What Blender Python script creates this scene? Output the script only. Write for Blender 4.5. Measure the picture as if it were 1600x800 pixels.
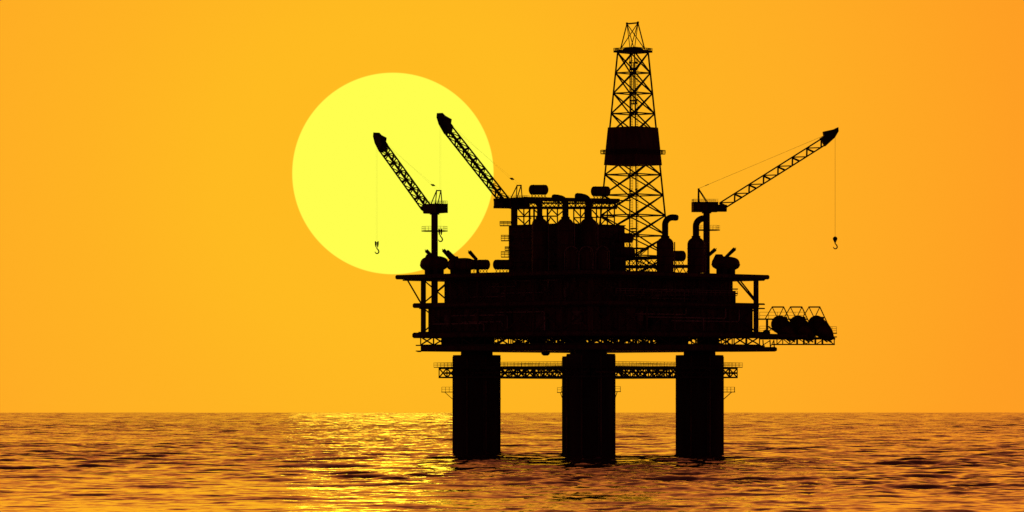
import bpy, math, random
import numpy as np
from mathutils import Vector, Matrix

# ------------------------------------------------------------------ scene, camera, sky, sun
sc = bpy.context.scene
for o in list(bpy.data.objects): bpy.data.objects.remove(o)
col = sc.collection
R = math.radians
F = 7803.0            # focal length in pixels of a 1600 px wide frame
CAMZ = 11.3
D0 = 1300.0            # distance of the platform's centre

cam_data = bpy.data.cameras.new('camera')
cam = bpy.data.objects.new('camera', cam_data); col.objects.link(cam)
cam.location = (0, 0, CAMZ); cam.rotation_euler = (R(90), 0, 0)
cam_data.sensor_width = 36; cam_data.lens = F / 1600 * 36
cam_data.shift_y = 243.2 / 1600
cam_data.clip_start = 0.5; cam_data.clip_end = 90000
sc.camera = cam

SR = math.degrees(math.atan(157 / F))      # angular radius of the low sun
SUN = Vector(((614 - 800) / F, 1.0, (643 - 271) / F)).normalized()

w = bpy.data.worlds.new('World'); sc.world = w; w.use_nodes = True
nt = w.node_tree; nt.nodes.clear()
def N(t, **k):
    n = nt.nodes.new(t)
    for a, b in k.items(): setattr(n, a, b)
    return n
def L(a, b): nt.links.new(a, b)
tc = N('ShaderNodeTexCoord')
nrm = N('ShaderNodeVectorMath', operation='NORMALIZE'); L(tc.outputs['Generated'], nrm.inputs[0])
dst = N('ShaderNodeVectorMath', operation='DISTANCE'); L(nrm.outputs[0], dst.inputs[0]); dst.inputs[1].default_value = SUN
# chord length c between the two unit vectors: angle = 2 asin(c/2)
half = N('ShaderNodeMath', operation='MULTIPLY'); half.inputs[1].default_value = 0.5; L(dst.outputs['Value'], half.inputs[0])
asn = N('ShaderNodeMath', operation='ARCSINE', use_clamp=False); L(half.outputs[0], asn.inputs[0])
ang = N('ShaderNodeMath', operation='MULTIPLY'); ang.inputs[1].default_value = 2 * 180 / math.pi; L(asn.outputs[0], ang.inputs[0])
frac = N('ShaderNodeMath', operation='DIVIDE'); frac.inputs[1].default_value = 90.0; frac.use_clamp = True; L(ang.outputs[0], frac.inputs[0])
ramp = N('ShaderNodeValToRGB'); L(frac.outputs[0], ramp.inputs[0])
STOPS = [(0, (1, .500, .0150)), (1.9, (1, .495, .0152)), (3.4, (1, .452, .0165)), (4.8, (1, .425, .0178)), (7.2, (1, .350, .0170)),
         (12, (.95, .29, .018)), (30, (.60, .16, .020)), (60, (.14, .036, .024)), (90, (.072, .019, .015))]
el = ramp.color_ramp.elements
while len(el) > 1: el.remove(el[-1])
el[0].position = 0; el[0].color = STOPS[0][1] + (1,)
for a, c in STOPS[1:]:
    e = el.new(a / 90.0); e.color = c + (1,)
sep = N('ShaderNodeSeparateXYZ'); L(nrm.outputs[0], sep.inputs[0])
elv = N('ShaderNodeMath', operation='ARCSINE'); L(sep.outputs['Z'], elv.inputs[0])
elf = N('ShaderNodeMath', operation='MULTIPLY', use_clamp=True); elf.inputs[1].default_value = 2 / math.pi; L(elv.outputs[0], elf.inputs[0])
ramp2 = N('ShaderNodeValToRGB'); L(elf.outputs[0], ramp2.inputs[0])
el2 = ramp2.color_ramp.elements
while len(el2) > 1: el2.remove(el2[-1])
el2[0].position = 0; el2[0].color = (1, 1, 1, 1)
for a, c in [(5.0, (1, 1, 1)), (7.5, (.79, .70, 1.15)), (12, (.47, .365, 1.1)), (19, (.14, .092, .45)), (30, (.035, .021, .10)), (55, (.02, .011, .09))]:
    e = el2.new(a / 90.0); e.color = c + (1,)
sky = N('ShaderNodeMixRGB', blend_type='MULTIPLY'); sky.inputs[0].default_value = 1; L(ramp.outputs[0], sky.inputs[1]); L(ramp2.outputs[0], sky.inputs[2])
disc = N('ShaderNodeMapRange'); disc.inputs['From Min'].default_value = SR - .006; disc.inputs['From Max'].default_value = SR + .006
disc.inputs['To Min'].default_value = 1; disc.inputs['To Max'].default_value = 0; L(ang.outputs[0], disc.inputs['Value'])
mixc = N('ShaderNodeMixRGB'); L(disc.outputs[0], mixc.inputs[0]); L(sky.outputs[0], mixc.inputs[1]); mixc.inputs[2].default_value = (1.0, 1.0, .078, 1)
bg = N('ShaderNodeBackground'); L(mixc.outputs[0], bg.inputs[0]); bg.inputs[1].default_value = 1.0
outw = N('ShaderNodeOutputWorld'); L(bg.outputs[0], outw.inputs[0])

ld = bpy.data.lights.new('sun', 'SUN'); ld.energy = 0.004; ld.angle = R(2 * SR); ld.color = (1.0, .62, .02)
sun = bpy.data.objects.new('sun', ld); col.objects.link(sun)
sun.rotation_euler = SUN.to_track_quat('Z', 'Y').to_euler(); sun.location = SUN * 500
sc.view_settings.view_transform = 'Standard'; sc.view_settings.look = 'None'
sc.view_settings.exposure = 0; sc.view_settings.gamma = 1; sc.view_settings.use_curve_mapping = False
sc.render.engine = 'CYCLES'
sc.cycles.max_bounces = 5; sc.cycles.diffuse_bounces = 2; sc.cycles.glossy_bounces = 3

# ------------------------------------------------------------------ materials
def steel(name, c, rough=.6, metal=0.0, scale=.8, streak=True):
    m = bpy.data.materials.new(name); m.use_nodes = True
    t = m.node_tree; b = t.nodes['Principled BSDF']
    tcn = t.nodes.new('ShaderNodeTexCoord'); mp = t.nodes.new('ShaderNodeMapping')
    mp.inputs['Scale'].default_value = (scale, scale, scale * (.25 if streak else 1))
    no = t.nodes.new('ShaderNodeTexNoise'); no.inputs['Scale'].default_value = 1.0; no.inputs['Detail'].default_value = 6
    rp = t.nodes.new('ShaderNodeValToRGB')
    rp.color_ramp.elements[0].position = .35; rp.color_ramp.elements[1].position = .68
    rp.color_ramp.elements[0].color = tuple(v * .55 for v in c) + (1,)
    rp.color_ramp.elements[1].color = tuple(min(1, v * 1.35) for v in c) + (1,)
    t.links.new(tcn.outputs['Object'], mp.inputs[0]); t.links.new(mp.outputs[0], no.inputs['Vector'])
    t.links.new(no.outputs['Fac'], rp.inputs[0]); t.links.new(rp.outputs[0], b.inputs['Base Color'])
    b.inputs['Roughness'].default_value = rough; b.inputs['Metallic'].default_value = metal
    b.inputs['Specular IOR Level'].default_value = .3
    return m
M = {
    'red': steel('oxide_red_steel', (.21, .08, .06)),
    'dark': steel('dark_steel', (.08, .05, .042)),
    'grey': steel('weathered_grey_steel', (.30, .17, .13)),
    'column': steel('tarred_column', (.085, .05, .04), .75, 0, .25),
    'pale': steel('painted_highlight_pipe', (.62, .40, .33)),  # lighter tone paints highlight lines into the colour of pipes and gallery railing
    'boat': steel('lifeboat_shell', (.20, .06, .03), .5, 0, .5, False),
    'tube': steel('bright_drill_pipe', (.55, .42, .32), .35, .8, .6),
    'cable': steel('wire_rope', (.05, .04, .035), .6, .0, 2),
    'glass': steel('dark_window_glass', (.02, .02, .02), .15, .0, 2),
}

# ------------------------------------------------------------------ mesh helpers
class MB:
    def __init__(s): s.v = []; s.f = []; s.sm = []
    def add(s, vs, fs, smooth=False):
        n = len(s.v); s.v += [tuple(p) for p in vs]
        for f in fs:
            s.f.append([i + n for i in f]); s.sm.append(smooth)
    def box(s, c, size, rz=0.0, rx=0.0, ry=0.0):
        c = Vector(c); m = Matrix.Rotation(rz, 3, 'Z') @ Matrix.Rotation(ry, 3, 'Y') @ Matrix.Rotation(rx, 3, 'X')
        h = [v / 2 for v in size]
        vs = [c + m @ Vector((x * h[0], y * h[1], z * h[2])) for z in (-1, 1) for y in (-1, 1) for x in (-1, 1)]
        s.add(vs, [(0, 2, 3, 1), (4, 5, 7, 6), (0, 1, 5, 4), (2, 6, 7, 3), (0, 4, 6, 2), (1, 3, 7, 5)]); return s
    def beam(s, a, b, wd, hd=None):
        a = Vector(a); b = Vector(b); hd = hd or wd
        d = (b - a).normalized(); ref = Vector((0, 0, 1)) if abs(d.z) < .95 else Vector((1, 0, 0))
        u = d.cross(ref).normalized() * wd / 2; v = u.cross(d).normalized() * hd / 2
        vs = [p + x * u + y * v for p in (a, b) for x, y in ((-1, -1), (1, -1), (1, 1), (-1, 1))]
        s.add(vs, [(3, 2, 1, 0), (4, 5, 6, 7), (0, 1, 5, 4), (1, 2, 6, 5), (2, 3, 7, 6), (3, 0, 4, 7)]); return s
    def path(s, pts, r, n=10, caps=True):
        pts = [Vector(p) for p in pts]; rr = r if isinstance(r, (list, tuple)) else [r] * len(pts)
        rings = []; u = None
        for i, p in enumerate(pts):
            d = (pts[min(i + 1, len(pts) - 1)] - pts[max(i - 1, 0)]).normalized()
            if u is None:
                ref = Vector((0, 0, 1)) if abs(d.z) < .9 else Vector((1, 0, 0)); u = d.cross(ref).normalized()
            else: u = (u - d * u.dot(d)).normalized()
            v = d.cross(u)
            rings.append([p + (u * math.cos(t) + v * math.sin(t)) * rr[i] for t in [2 * math.pi * k / n for k in range(n)]])
        vs = [q for ring in rings for q in ring]; fs = []
        for i in range(len(rings) - 1):
            for k in range(n):
                k2 = (k + 1) % n; fs.append((i * n + k, i * n + k2, (i + 1) * n + k2, (i + 1) * n + k))
        s.add(vs, fs, n > 5)
        if caps:
            s.add(rings[0], [tuple(range(n))[::-1]]); s.add(rings[-1], [tuple(range(n))])
        return s
    def tube(s, a, b, r, r2=None, n=12): return s.path([a, b], [r, r if r2 is None else r2], n)
    def prism(s, poly, z0, z1, poly2=None):
        n = len(poly); poly2 = poly2 or poly
        vs = [(x, y, z0) for x, y in poly] + [(x, y, z1) for x, y in poly2]
        s.add(vs, [tuple(range(n))[::-1], tuple(range(n, 2 * n))] + [(i, (i + 1) % n, n + (i + 1) % n, n + i) for i in range(n)]); return s
    def slab(s, poly3, nrm, th):
        n = len(poly3); nv = Vector(nrm).normalized() * th / 2
        vs = [Vector(p) - nv for p in poly3] + [Vector(p) + nv for p in poly3]
        s.add(vs, [tuple(range(n))[::-1], tuple(range(n, 2 * n))] + [(i, (i + 1) % n, n + (i + 1) % n, n + i) for i in range(n)]); return s
    def build(s, name, mat, parent=None, label=None):
        loc = Vector((0, 0, 0))
        if parent is not None:
            p = parent
            while p is not None: loc += p.location; p = p.parent
        me = bpy.data.meshes.new(name)
        me.from_pydata([(x - loc.x, y - loc.y, z - loc.z) for x, y, z in s.v], [], s.f); me.update()
        me.polygons.foreach_set('use_smooth', s.sm)
        me.materials.append(M[mat])
        o = bpy.data.objects.new(name, me); col.objects.link(o)
        if parent is not None: o.parent = parent
        if label: o['label'] = label
        return o

def thing(name, label, cat, loc=(0, 0, 0), group=None):
    o = bpy.data.objects.new(name, None); col.objects.link(o); o.location = loc; o.empty_display_size = 1
    o['label'] = label; o['category'] = cat
    if group: o['group'] = group
    return o

def X(px, dy=0): return (px - 800) * (D0 + dy) / F
def Z(py, dy=0): return CAMZ + (643 - py) * (D0 + dy) / F
def P(px, py, dy=0): return Vector((X(px, dy), D0 + dy, Z(py, dy)))
CX = X(919)
def Q(dx, dy, z): return Vector((CX + dx, D0 + dy, z))     # platform coordinates
def diamond(hl, hr, hf, hb, cx=0, cy=0): return [(CX + cx - hl, D0 + cy), (CX + cx, D0 + cy - hf), (CX + cx + hr, D0 + cy), (CX + cx, D0 + cy + hb)]
def rail(mb, a, b, h=1.1, step=1.6, r=.035, rails=(1.1, .6)):
    a = Vector(a); b = Vector(b); n = max(1, int(round((b - a).length / step)))
    for i in range(n + 1):
        p = a.lerp(b, i / n); mb.beam(p, p + Vector((0, 0, h)), r * 2)
    for q in rails: mb.beam(a + Vector((0, 0, q * h / 1.1)), b + Vector((0, 0, q * h / 1.1)), r * 2)
def truss(mb, a, b, h, n, r=.16, chord=.22, rnd=None, xb=False):
    """parallel-chord truss hanging h below the line a-b"""
    a = Vector(a); b = Vector(b); dn = Vector((0, 0, -h))
    mb.beam(a, b, chord * 2); mb.beam(a + dn, b + dn, chord * 2)
    for i in range(n):
        p = a.lerp(b, i / n); q = a.lerp(b, (i + 1) / n)
        mb.beam(p, p + dn, r * 2)
        if i % 2: mb.beam(p, q + dn, r * 2)
        else: mb.beam(p + dn, q, r * 2)
        if xb: 
            if i % 2: mb.beam(p + dn, q, r * 2)
            else: mb.beam(p, q + dn, r * 2)
    mb.beam(b, b + dn, r * 2)
rnd = random.Random(7)

# ------------------------------------------------------------------ the sea
def make_sea():
    fan = np.linspace(-R(8), R(8), 760)
    rest = np.concatenate([np.linspace(R(8), R(30), 30)[1:], np.linspace(R(30), 2 * math.pi - R(30), 80)[1:], np.linspace(-R(30), -R(8), 30)[1:-1] + 2 * math.pi])
    th = np.concatenate([fan, rest])
    r1 = np.geomspace(4, 520, 90)[:-1]
    r2 = 520 * 1.00095 ** np.arange(0, 2200)
    r3 = np.concatenate([r2[-1] * 1.0016 ** np.arange(1, 1250), np.geomspace(r2[-1] * 1.0016 ** 1250, 60000, 12)])
    rr = np.concatenate([r1, r2, r3])
    TH, RR = np.meshgrid(th, rr)
    x = (np.sin(TH) * RR).ravel(); y = (np.cos(TH) * RR).ravel()
    dth = np.abs(np.gradient(th)); dth[0] = dth[1]; dth[len(fan) - 1] = dth[1]; dr = np.gradient(rr)
    sp = np.maximum(RR * np.minimum(dth, .5)[None, :], dr[:, None]).ravel()
    rng = np.random.RandomState(11)
    z = np.zeros_like(x)
    lam = np.geomspace(1.7, 44, 84) * rng.uniform(.94, 1.06, 84)
    env = 0.75 + .35 * np.sin(x / 61 + y / 143 + 1.3) * np.sin(y / 97 - x / 210) + .2 * np.sin(x / 23 + 2 * np.sin(y / 61))
    calm = np.interp(y + 25 * np.sin(x / 37) + 12 * np.sin(x / 13 + 1), [540, 640, 820, 1050, 1500, 2200], [.52, .68, 1.0, 1.2, 1.15, 1.0])
    for l in lam:
        k = 2 * math.pi / l
        a = rng.normal(R(82), R(34) if l < 14 else R(24))
        kx, ky = k * math.cos(a), k * math.sin(a)
        amp = .0060 * l ** 0.82 if l < 14 else .0060 * 14 ** .82 * (l / 14) ** .25
        ph = rng.uniform(0, 6.283)
        att = np.clip((l / sp - 2.2) / 2.5, 0, 1)
        arg = kx * x + ky * y + ph
        s = np.sin(arg)
        z += amp * att * (s + .22 * np.cos(2 * arg)) * calm * (env if l < 14 else 1)
    nr, nc = len(rr), len(th)
    nz = rng.normal(0, 1, (nr, nc // 9 + 2)); nz = np.sign(nz) * np.abs(nz) ** 1.7 * .7; xi = np.arange(nc) / 9.0; i0 = xi.astype(int); fr = xi - i0
    nz = nz[:, i0] * (1 - fr) + nz[:, i0 + 1] * fr
    fr2 = np.cumsum(rng.normal(0, 1.6, nr)).astype(int)
    nz = np.stack([np.roll(nz[q_], fr2[q_]) for q_ in range(nr)]); nz = (nz + np.roll(nz, 1, 0)) * .5
    farw = np.clip((rr - 1900) / 2400, 0, 1) * .34 * np.maximum(rr / 4300, 1) ** .6
    z += (nz * farw[:, None] * (np.abs(TH - 0) < R(8.2))).ravel()
    co = np.empty((nr * nc + 1, 3), np.float32); co[:-1, 0] = x; co[:-1, 1] = y; co[:-1, 2] = z; co[-1] = (0, 0, 0)
    i = np.arange(nr - 1)[:, None] * nc; j = np.arange(nc)[None, :]; j2 = (j + 1) % nc
    q = np.stack([i + j, i + nc + j, i + nc + j2, i + j2], -1).reshape(-1, 4)
    tri = np.stack([np.full(nc, nr * nc), np.arange(nc), (np.arange(nc) + 1) % nc], -1)
    me = bpy.data.meshes.new('sea')
    me.vertices.add(len(co)); me.vertices.foreach_set('co', co.ravel())
    me.loops.add(q.size + tri.size); me.loops.foreach_set('vertex_index', np.concatenate([q.ravel(), tri.ravel()]).astype(np.int32))
    nq, ntri = len(q), len(tri)
    me.polygons.add(nq + ntri)
    me.polygons.foreach_set('loop_start', np.concatenate([np.arange(nq) * 4, nq * 4 + np.arange(ntri) * 3]).astype(np.int32))
    me.polygons.foreach_set('use_smooth', np.ones(nq + ntri, bool))
    me.update(calc_edges=True); me.validate()
    m = bpy.data.materials.new('sea_water'); m.use_nodes = True; t = m.node_tree; t.nodes.remove(t.nodes['Principled BSDF'])
    dif = t.nodes.new('ShaderNodeBsdfDiffuse'); dif.inputs['Color'].default_value = (.035, .014, .010, 1)
    glo = t.nodes.new('ShaderNodeBsdfGlossy'); glo.inputs['Color'].default_value = (1.0, .95, .95, 1); glo.inputs['Roughness'].default_value = .03
    fre = t.nodes.new('ShaderNodeFresnel'); fre.inputs['IOR'].default_value = 1.34
    mx = t.nodes.new('ShaderNodeMixShader'); t.links.new(fre.outputs[0], mx.inputs[0]); t.links.new(dif.outputs[0], mx.inputs[1]); t.links.new(glo.outputs[0], mx.inputs[2])
    t.links.new(mx.outputs[0], t.nodes['Material Output'].inputs['Surface'])
    tcn = t.nodes.new('ShaderNodeTexCoord')
    def noise(scale, detail, sx=1.0):
        mp = t.nodes.new('ShaderNodeMapping'); mp.inputs['Scale'].default_value = (sx, 1, 1); t.links.new(tcn.outputs['Object'], mp.inputs[0])
        n = t.nodes.new('ShaderNodeTexNoise'); n.inputs['Scale'].default_value = scale; n.inputs['Detail'].default_value = detail; n.inputs['Roughness'].default_value = .55
        t.links.new(mp.outputs[0], n.inputs['Vector']); return n
    # small waves the mesh cannot carry: a field of surface slopes (ripples near by, all chop far out)
    def M_(op, a_, b_=None, clamp=False):
        n = t.nodes.new('ShaderNodeMath'); n.operation = op; n.use_clamp = clamp
        for k_, v_ in ((0, a_), (1, b_)):
            if v_ is None: continue
            if isinstance(v_, (int, float)): n.inputs[k_].default_value = v_
            else: t.links.new(v_, n.inputs[k_])
        return n.outputs[0]
    n1 = noise(1.1, 5, .6); n2 = noise(.085, 4, .55); n3 = noise(.011, 3, .6)
    se = t.nodes.new('ShaderNodeSeparateXYZ'); t.links.new(tcn.outputs['Object'], se.inputs[0])
    far = t.nodes.new('ShaderNodeMapRange'); far.inputs['From Min'].default_value = 900; far.inputs['From Max'].default_value = 4200; t.links.new(se.outputs['Y'], far.inputs['Value'])
    far = far.outputs[0]
    c1 = t.nodes.new('ShaderNodeSeparateColor'); t.links.new(n1.outputs['Color'], c1.inputs[0])
    c2 = t.nodes.new('ShaderNodeSeparateColor'); t.links.new(n2.outputs['Color'], c2.inputs[0])
    amp1 = M_('ADD', M_('MULTIPLY', far, .34), .21)
    sx = M_('MULTIPLY', M_('SUBTRACT', c1.outputs[0], .5), M_('MULTIPLY', amp1, 1.0))
    sy1 = M_('MULTIPLY', M_('SUBTRACT', c1.outputs[1], .5), amp1)
    sy2 = M_('MULTIPLY', M_('SUBTRACT', c2.outputs[1], .5), M_("ADD", M_("MULTIPLY", far, .38), .17))
    sy3 = M_('MULTIPLY', M_('SUBTRACT', n3.outputs['Fac'], .5), M_('MULTIPLY', far, .35))
    bias = M_('MULTIPLY', far, .065)
    sy = M_('ADD', M_('ADD', M_('ADD', sy1, sy2), sy3), bias)
    cb = t.nodes.new('ShaderNodeCombineXYZ'); t.links.new(sx, cb.inputs[0]); t.links.new(M_('MULTIPLY', sy, -1), cb.inputs[1])
    geo = t.nodes.new('ShaderNodeNewGeometry')
    ad = t.nodes.new('ShaderNodeVectorMath'); ad.operation = 'ADD'; t.links.new(geo.outputs['Normal'], ad.inputs[0]); t.links.new(cb.outputs[0], ad.inputs[1])
    no = t.nodes.new('ShaderNodeVectorMath'); no.operation = 'NORMALIZE'; t.links.new(ad.outputs[0], no.inputs[0])
    for q in (dif, glo, fre): t.links.new(no.outputs[0], q.inputs['Normal'])
    me.materials.append(m)
    o = bpy.data.objects.new('sea', me); col.objects.link(o); o['kind'] = 'structure'
    return o
make_sea()

# ------------------------------------------------------------------ the platform
plat = thing('oil_platform', 'huge black oil platform standing in the sea on round columns', 'oil platform', Q(0, 0, 0))
ZT, ZM, ZL = 46.1, 39.0, 31.1       # top, middle, lower deck edges
RC = 6.2
for cx_, cy_ in ((-29, 0), (.25, -29), (29, 0), (-.25, 29)):
    m = MB(); c = Q(cx_, cy_, 0)
    n = 48
    def ring_pts(r): return [(c.x + r * math.cos(2 * math.pi * k / n), c.y + r * math.sin(2 * math.pi * k / n)) for k in range(n)]
    m.path([c + Vector((0, 0, -12)), c + Vector((0, 0, 26.0))], RC, n)
    colm = m.build('column', 'column', plat)
    k = MB().path([c + Vector((0, 0, 26.0)), c + Vector((0, 0, 27.1))], 4.15, 32).build('column_neck', 'dark', colm)
    for zz in (6.5, 14.5, 24.9):
        MB().path([c + Vector((0, 0, zz)), c + Vector((0, 0, zz + .25))], RC + .08, n).build('stiffener_band', 'column', colm)
    for a in (200, 248, 292, 338):
        p = c + Vector((math.cos(R(a)) * (RC + .28), math.sin(R(a)) * (RC + .28), 0))
        MB().path([p + Vector((0, 0, -6)), p + Vector((0, 0, 25.6))], .22, 8).build('riser_pipe', 'red', colm)
    # ladder on the side facing the viewer
    lad = MB(); p = c + Vector((2.2, -RC - .35, 0))
    for sx in (-.3, .3): lad.beam(p + Vector((sx, 0, .5)), p + Vector((sx, 0, 22)), .1)
    for i in range(43): lad.beam(p + Vector((-.3, 0, 1 + i * .5)), p + Vector((.3, 0, 1 + i * .5)), .06)
    lad.build('ladder', 'grey', colm)
    # service balcony at the sea side
    for sgn in ((-1,) if cx_ < -1 else (1,) if cx_ > 1 else (-1, 1)):
        m = MB(); ext = 3.0 if abs(cx_) > 1 else 1.4
        m.box(c + Vector((sgn * (RC + ext / 2 - .1), 0, 16.4)), (ext + .2, 3, .18))
        x1 = c.x + sgn * (RC + ext - .1)
        for yy in (-1.3, 1.3):
            m.beam((x1 - sgn * .8, c.y + yy, 16.35), (c.x + sgn * RC * .97, c.y + yy, 14.3), .14)
        bal = m.build('service_balcony', 'dark', colm)
        m = MB()
        rail(m, (x1, c.y - 1.45, 16.45), (x1, c.y + 1.45, 16.45), 1.25, .9, .03)
        for yy in (-1.45, 1.45): rail(m, (c.x + sgn * RC, c.y + yy, 16.45), (x1, c.y + yy, 16.45), 1.25, 1.0, .03)
        m.build('balcony_railing', 'dark', colm)

# catwalk ring round the columns
ro = 38.8; zt = 22.55
cor = [Q(-ro, 0, zt), Q(0, -ro, zt), Q(ro, 0, zt), Q(0, ro, zt)]
ri = ro - 4.2
cin = [Q(-ri, 0, zt), Q(0, -ri, zt), Q(ri, 0, zt), Q(0, ri, zt)]
ctr = Q(0, 0, zt)
for i in range(4):
    a, b = cor[i], cor[(i + 1) % 4]; ai, bi = cin[i], cin[(i + 1) % 4]
    m = MB(); truss(m, a, b, 2.35, 19, .13, .2); truss(m, ai + Vector((0, 0, -.02)), bi + Vector((0, 0, -.02)), 2.3, 15, .13, .18)
    m.build('catwalk_truss', 'dark', plat)
    o1 = (a - ctr).normalized() * 1.4; o2 = (b - ctr).normalized() * 1.4
    m = MB(); vs = [a + o1, b + o2, bi, ai]
    m.add([v + Vector((0, 0, .2)) for v in vs] + [v + Vector((0, 0, .38)) for v in vs], [(3, 2, 1, 0), (4, 5, 6, 7), (0, 1, 5, 4), (1, 2, 6, 5), (2, 3, 7, 6), (3, 0, 4, 7)])
    m.build('catwalk_floor', 'dark', plat)
    m = MB(); up = Vector((0, 0, .38)); rail(m, a + o1 + up, b + o2 + up, 1.1, 1.3, .034, (1.1, .75, .4)); m.build('catwalk_railing', 'dark', plat)
    m = MB(); rail(m, ai + up, bi + up, 1.1, 3.0, .025, (1.1, .6)); m.build('inner_railing', 'dark', plat)
# pipes along the two front catwalks
for e in ((0, 1), (1, 2)):
    a, b = cor[e[0]], cor[e[1]]
    MB().path([a + Vector((1.5, 1.2, -1.2)), b + Vector((0, 2.0, -1.2))], .25, 8).build('catwalk_pipe', 'red', plat)

# bottom plate with channel edge
m = MB(); m.prism(diamond(43.6, 46, 37, 37), 27.05, 28.55)
hull = m.build('bottom_hull', 'red', plat)
MB().prism(diamond(44.9, 47.0, 38, 38), 26.95, 27.2).build('lower_flange', 'dark', hull)
MB().prism(diamond(44.9, 45.0, 38, 38), 28.4, 28.7).build('upper_flange', 'dark', hull)
MB().path([P(852.5, 549, -5) + Vector((0, 0, .3)), P(852.5, 553, -5), P(852.5, 555.5, -5)], [1.15, 1.1, .6], 16).build('drain_sump', 'dark', hull)
# truss storey between bottom plate and lower deck
hb = 43.6
C4 = [Q(-hb, 0, 30.75), Q(0, -36.6, 30.75), Q(hb + 1, 0, 30.75), Q(0, 36.6, 30.75)]
for i in range(4):
    m = MB(); truss(m, C4[i], C4[(i + 1) % 4], 2.1, 13, .15, .12); m.build('edge_truss', 'dark', plat)
for k in (-.5, .1, .62):
    for s in (0, 1):
        t = (k + 1) / 2
        if s == 0: a = C4[0].lerp(C4[1], t); b = C4[3].lerp(C4[2], t)
        else: a = C4[0].lerp(C4[3], t); b = C4[1].lerp(C4[2], t)
        m = MB(); truss(m, a + Vector((0, 0, -.03 * (s + 1))), b + Vector((0, 0, -.03 * (s + 1))), 2.0, 11, .17, .12); m.build('inner_truss', 'dark', plat)
# machinery packed into the truss storey
for (dx, dy, sx, sy) in ((-34, -2, 6, 6), (-28, 4, 5, 5), (-3, 24, 4, 4), (22, 3, 7, 5), (31, -3, 4, 4), (-13, 20, 3, 3)):
    MB().box(Q(dx, dy, 29.6), (sx, sy, 2.3), R(45)).build('underdeck_machinery', 'dark', plat)

def deck(name, z, hl, hr, hf, hb_, th, rim):
    m = MB(); m.prism(diamond(hl - rim, hr - rim, hf - rim, hb_ - rim), z - th / 2, z + th / 2)
    d = m.build(name, 'red', plat)
    pts = [Q(-hl + rim, 0, z), Q(0, -hf + rim, z), Q(hr - rim, 0, z), Q(0, hb_ - rim, z)]
    for i in range(4):
        MB().path([pts[i], pts[(i + 1) % 4]], rim, 14).build('edge_beam', 'red', d)
    for q in pts:
        MB().path([q + Vector((0, 0, -rim * .98)), q + Vector((0, 0, -rim * .5)), q + Vector((0, 0, rim * .5)), q + Vector((0, 0, rim * .98))], [rim * .5, rim * 1.02, rim * 1.02, rim * .5], 14).build('corner_casting', 'red', d)
    return d
dk3 = deck('lower_deck', ZL + .05, 45.8, 47, 38.5, 38.5, 1.1, .75)
MB().prism(diamond(44.2, 46, 37, 37), ZL + .58, ZL + 1.0).build('deck_coaming', 'dark', dk3)
dk2 = deck('middle_deck', ZM - .1, 45.7, 44.5, 40, 40, 1.1, .65)
MB().prism(diamond(44.0, 45.9, 39, 39), ZM - 1.0, ZM - .68).build('lower_flange', 'dark', dk2)
MB().prism(diamond(42.5, 45.9, 39, 39), ZM + .2, ZM + .5).build('upper_flange', 'dark', dk2)
dk1 = deck('top_deck', ZT + .2, 50.2, 47.2, 48, 48, 1.0, .6)
MB().prism(diamond(48.3, 45.9, 46, 46), ZT - .75, ZT - .45).build('lower_flange', 'dark', dk1)
m = MB()
m.prism(diamond(47.0, 40.0, 40, 40), ZT + .62, ZT + .85); m.build('raised_plating', 'dark', dk1)
for a, b, c_, d_ in ((0, 1, 8, 4), (1, 2, 4, 10), (2, 3, 2, 2), (3, 0, 2, 2)):
    pass

# corner posts and braces
def posts(z0, z1, h, r, label=None):
    for dx, dy in ((-h, 0), (0, -37.3), (h + .8, 0), (0, 37.3)):
        MB().path([Q(dx, dy, z0), Q(dx, dy, z1)], r, 16).build('deck_post', 'red', plat)
posts(ZL + .5, ZM - .6, 42.9, .68); posts(ZM + .4, ZT - .3, 42.9, .68)
m = MB()
def bracepair(face_a, face_b, z0, z1, n, r, skip=()):
    for i in range(n):
        p = face_a.lerp(face_b, i / n); q = face_a.lerp(face_b, (i + 1) / n); mid = (p + q) / 2
        m = MB(); m.path([Vector((p.x, p.y, z0)), Vector((q.x, q.y, z1))], r, 8); m.path([Vector((q.x, q.y, z0)), Vector((p.x, p.y, z1))], r, 8)
        m.build('cross_brace', 'red', plat) if i not in skip else None
        if i: MB().path([Vector((p.x, p.y, z0 - .2)), Vector((p.x, p.y, z1 + .2))], r * 2, 10).build('deck_post', 'red', plat)
hp = 42.9
c4 = [Q(-hp, 0, 0), Q(0, -37.3, 0), Q(hp + .8, 0, 0), Q(0, 37.3, 0)]
for i in range(4):
    bracepair(c4[i], c4[(i + 1) % 4], ZM + .5, ZT - .5, 6, .17, {1: (5,), 2: (0,)}.get(i, ()))
    bracepair(c4[i], c4[(i + 1) % 4], ZL + .9, ZM - .7, 6, .17)
# outrigger struts that carry the overhanging corners of the top deck
MB().path([P(637, 438), P(658, 474)], .2, 8).build('outrigger_strut', 'red', plat)
MB().path([P(1151.5, 437.5), P(1181, 472)], .24, 8).build('outrigger_strut', 'red', plat)
MB().path([P(1156, 437.5, -2), P(1181, 469, -1)], .2, 8).build('outrigger_strut', 'red', plat)

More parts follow.
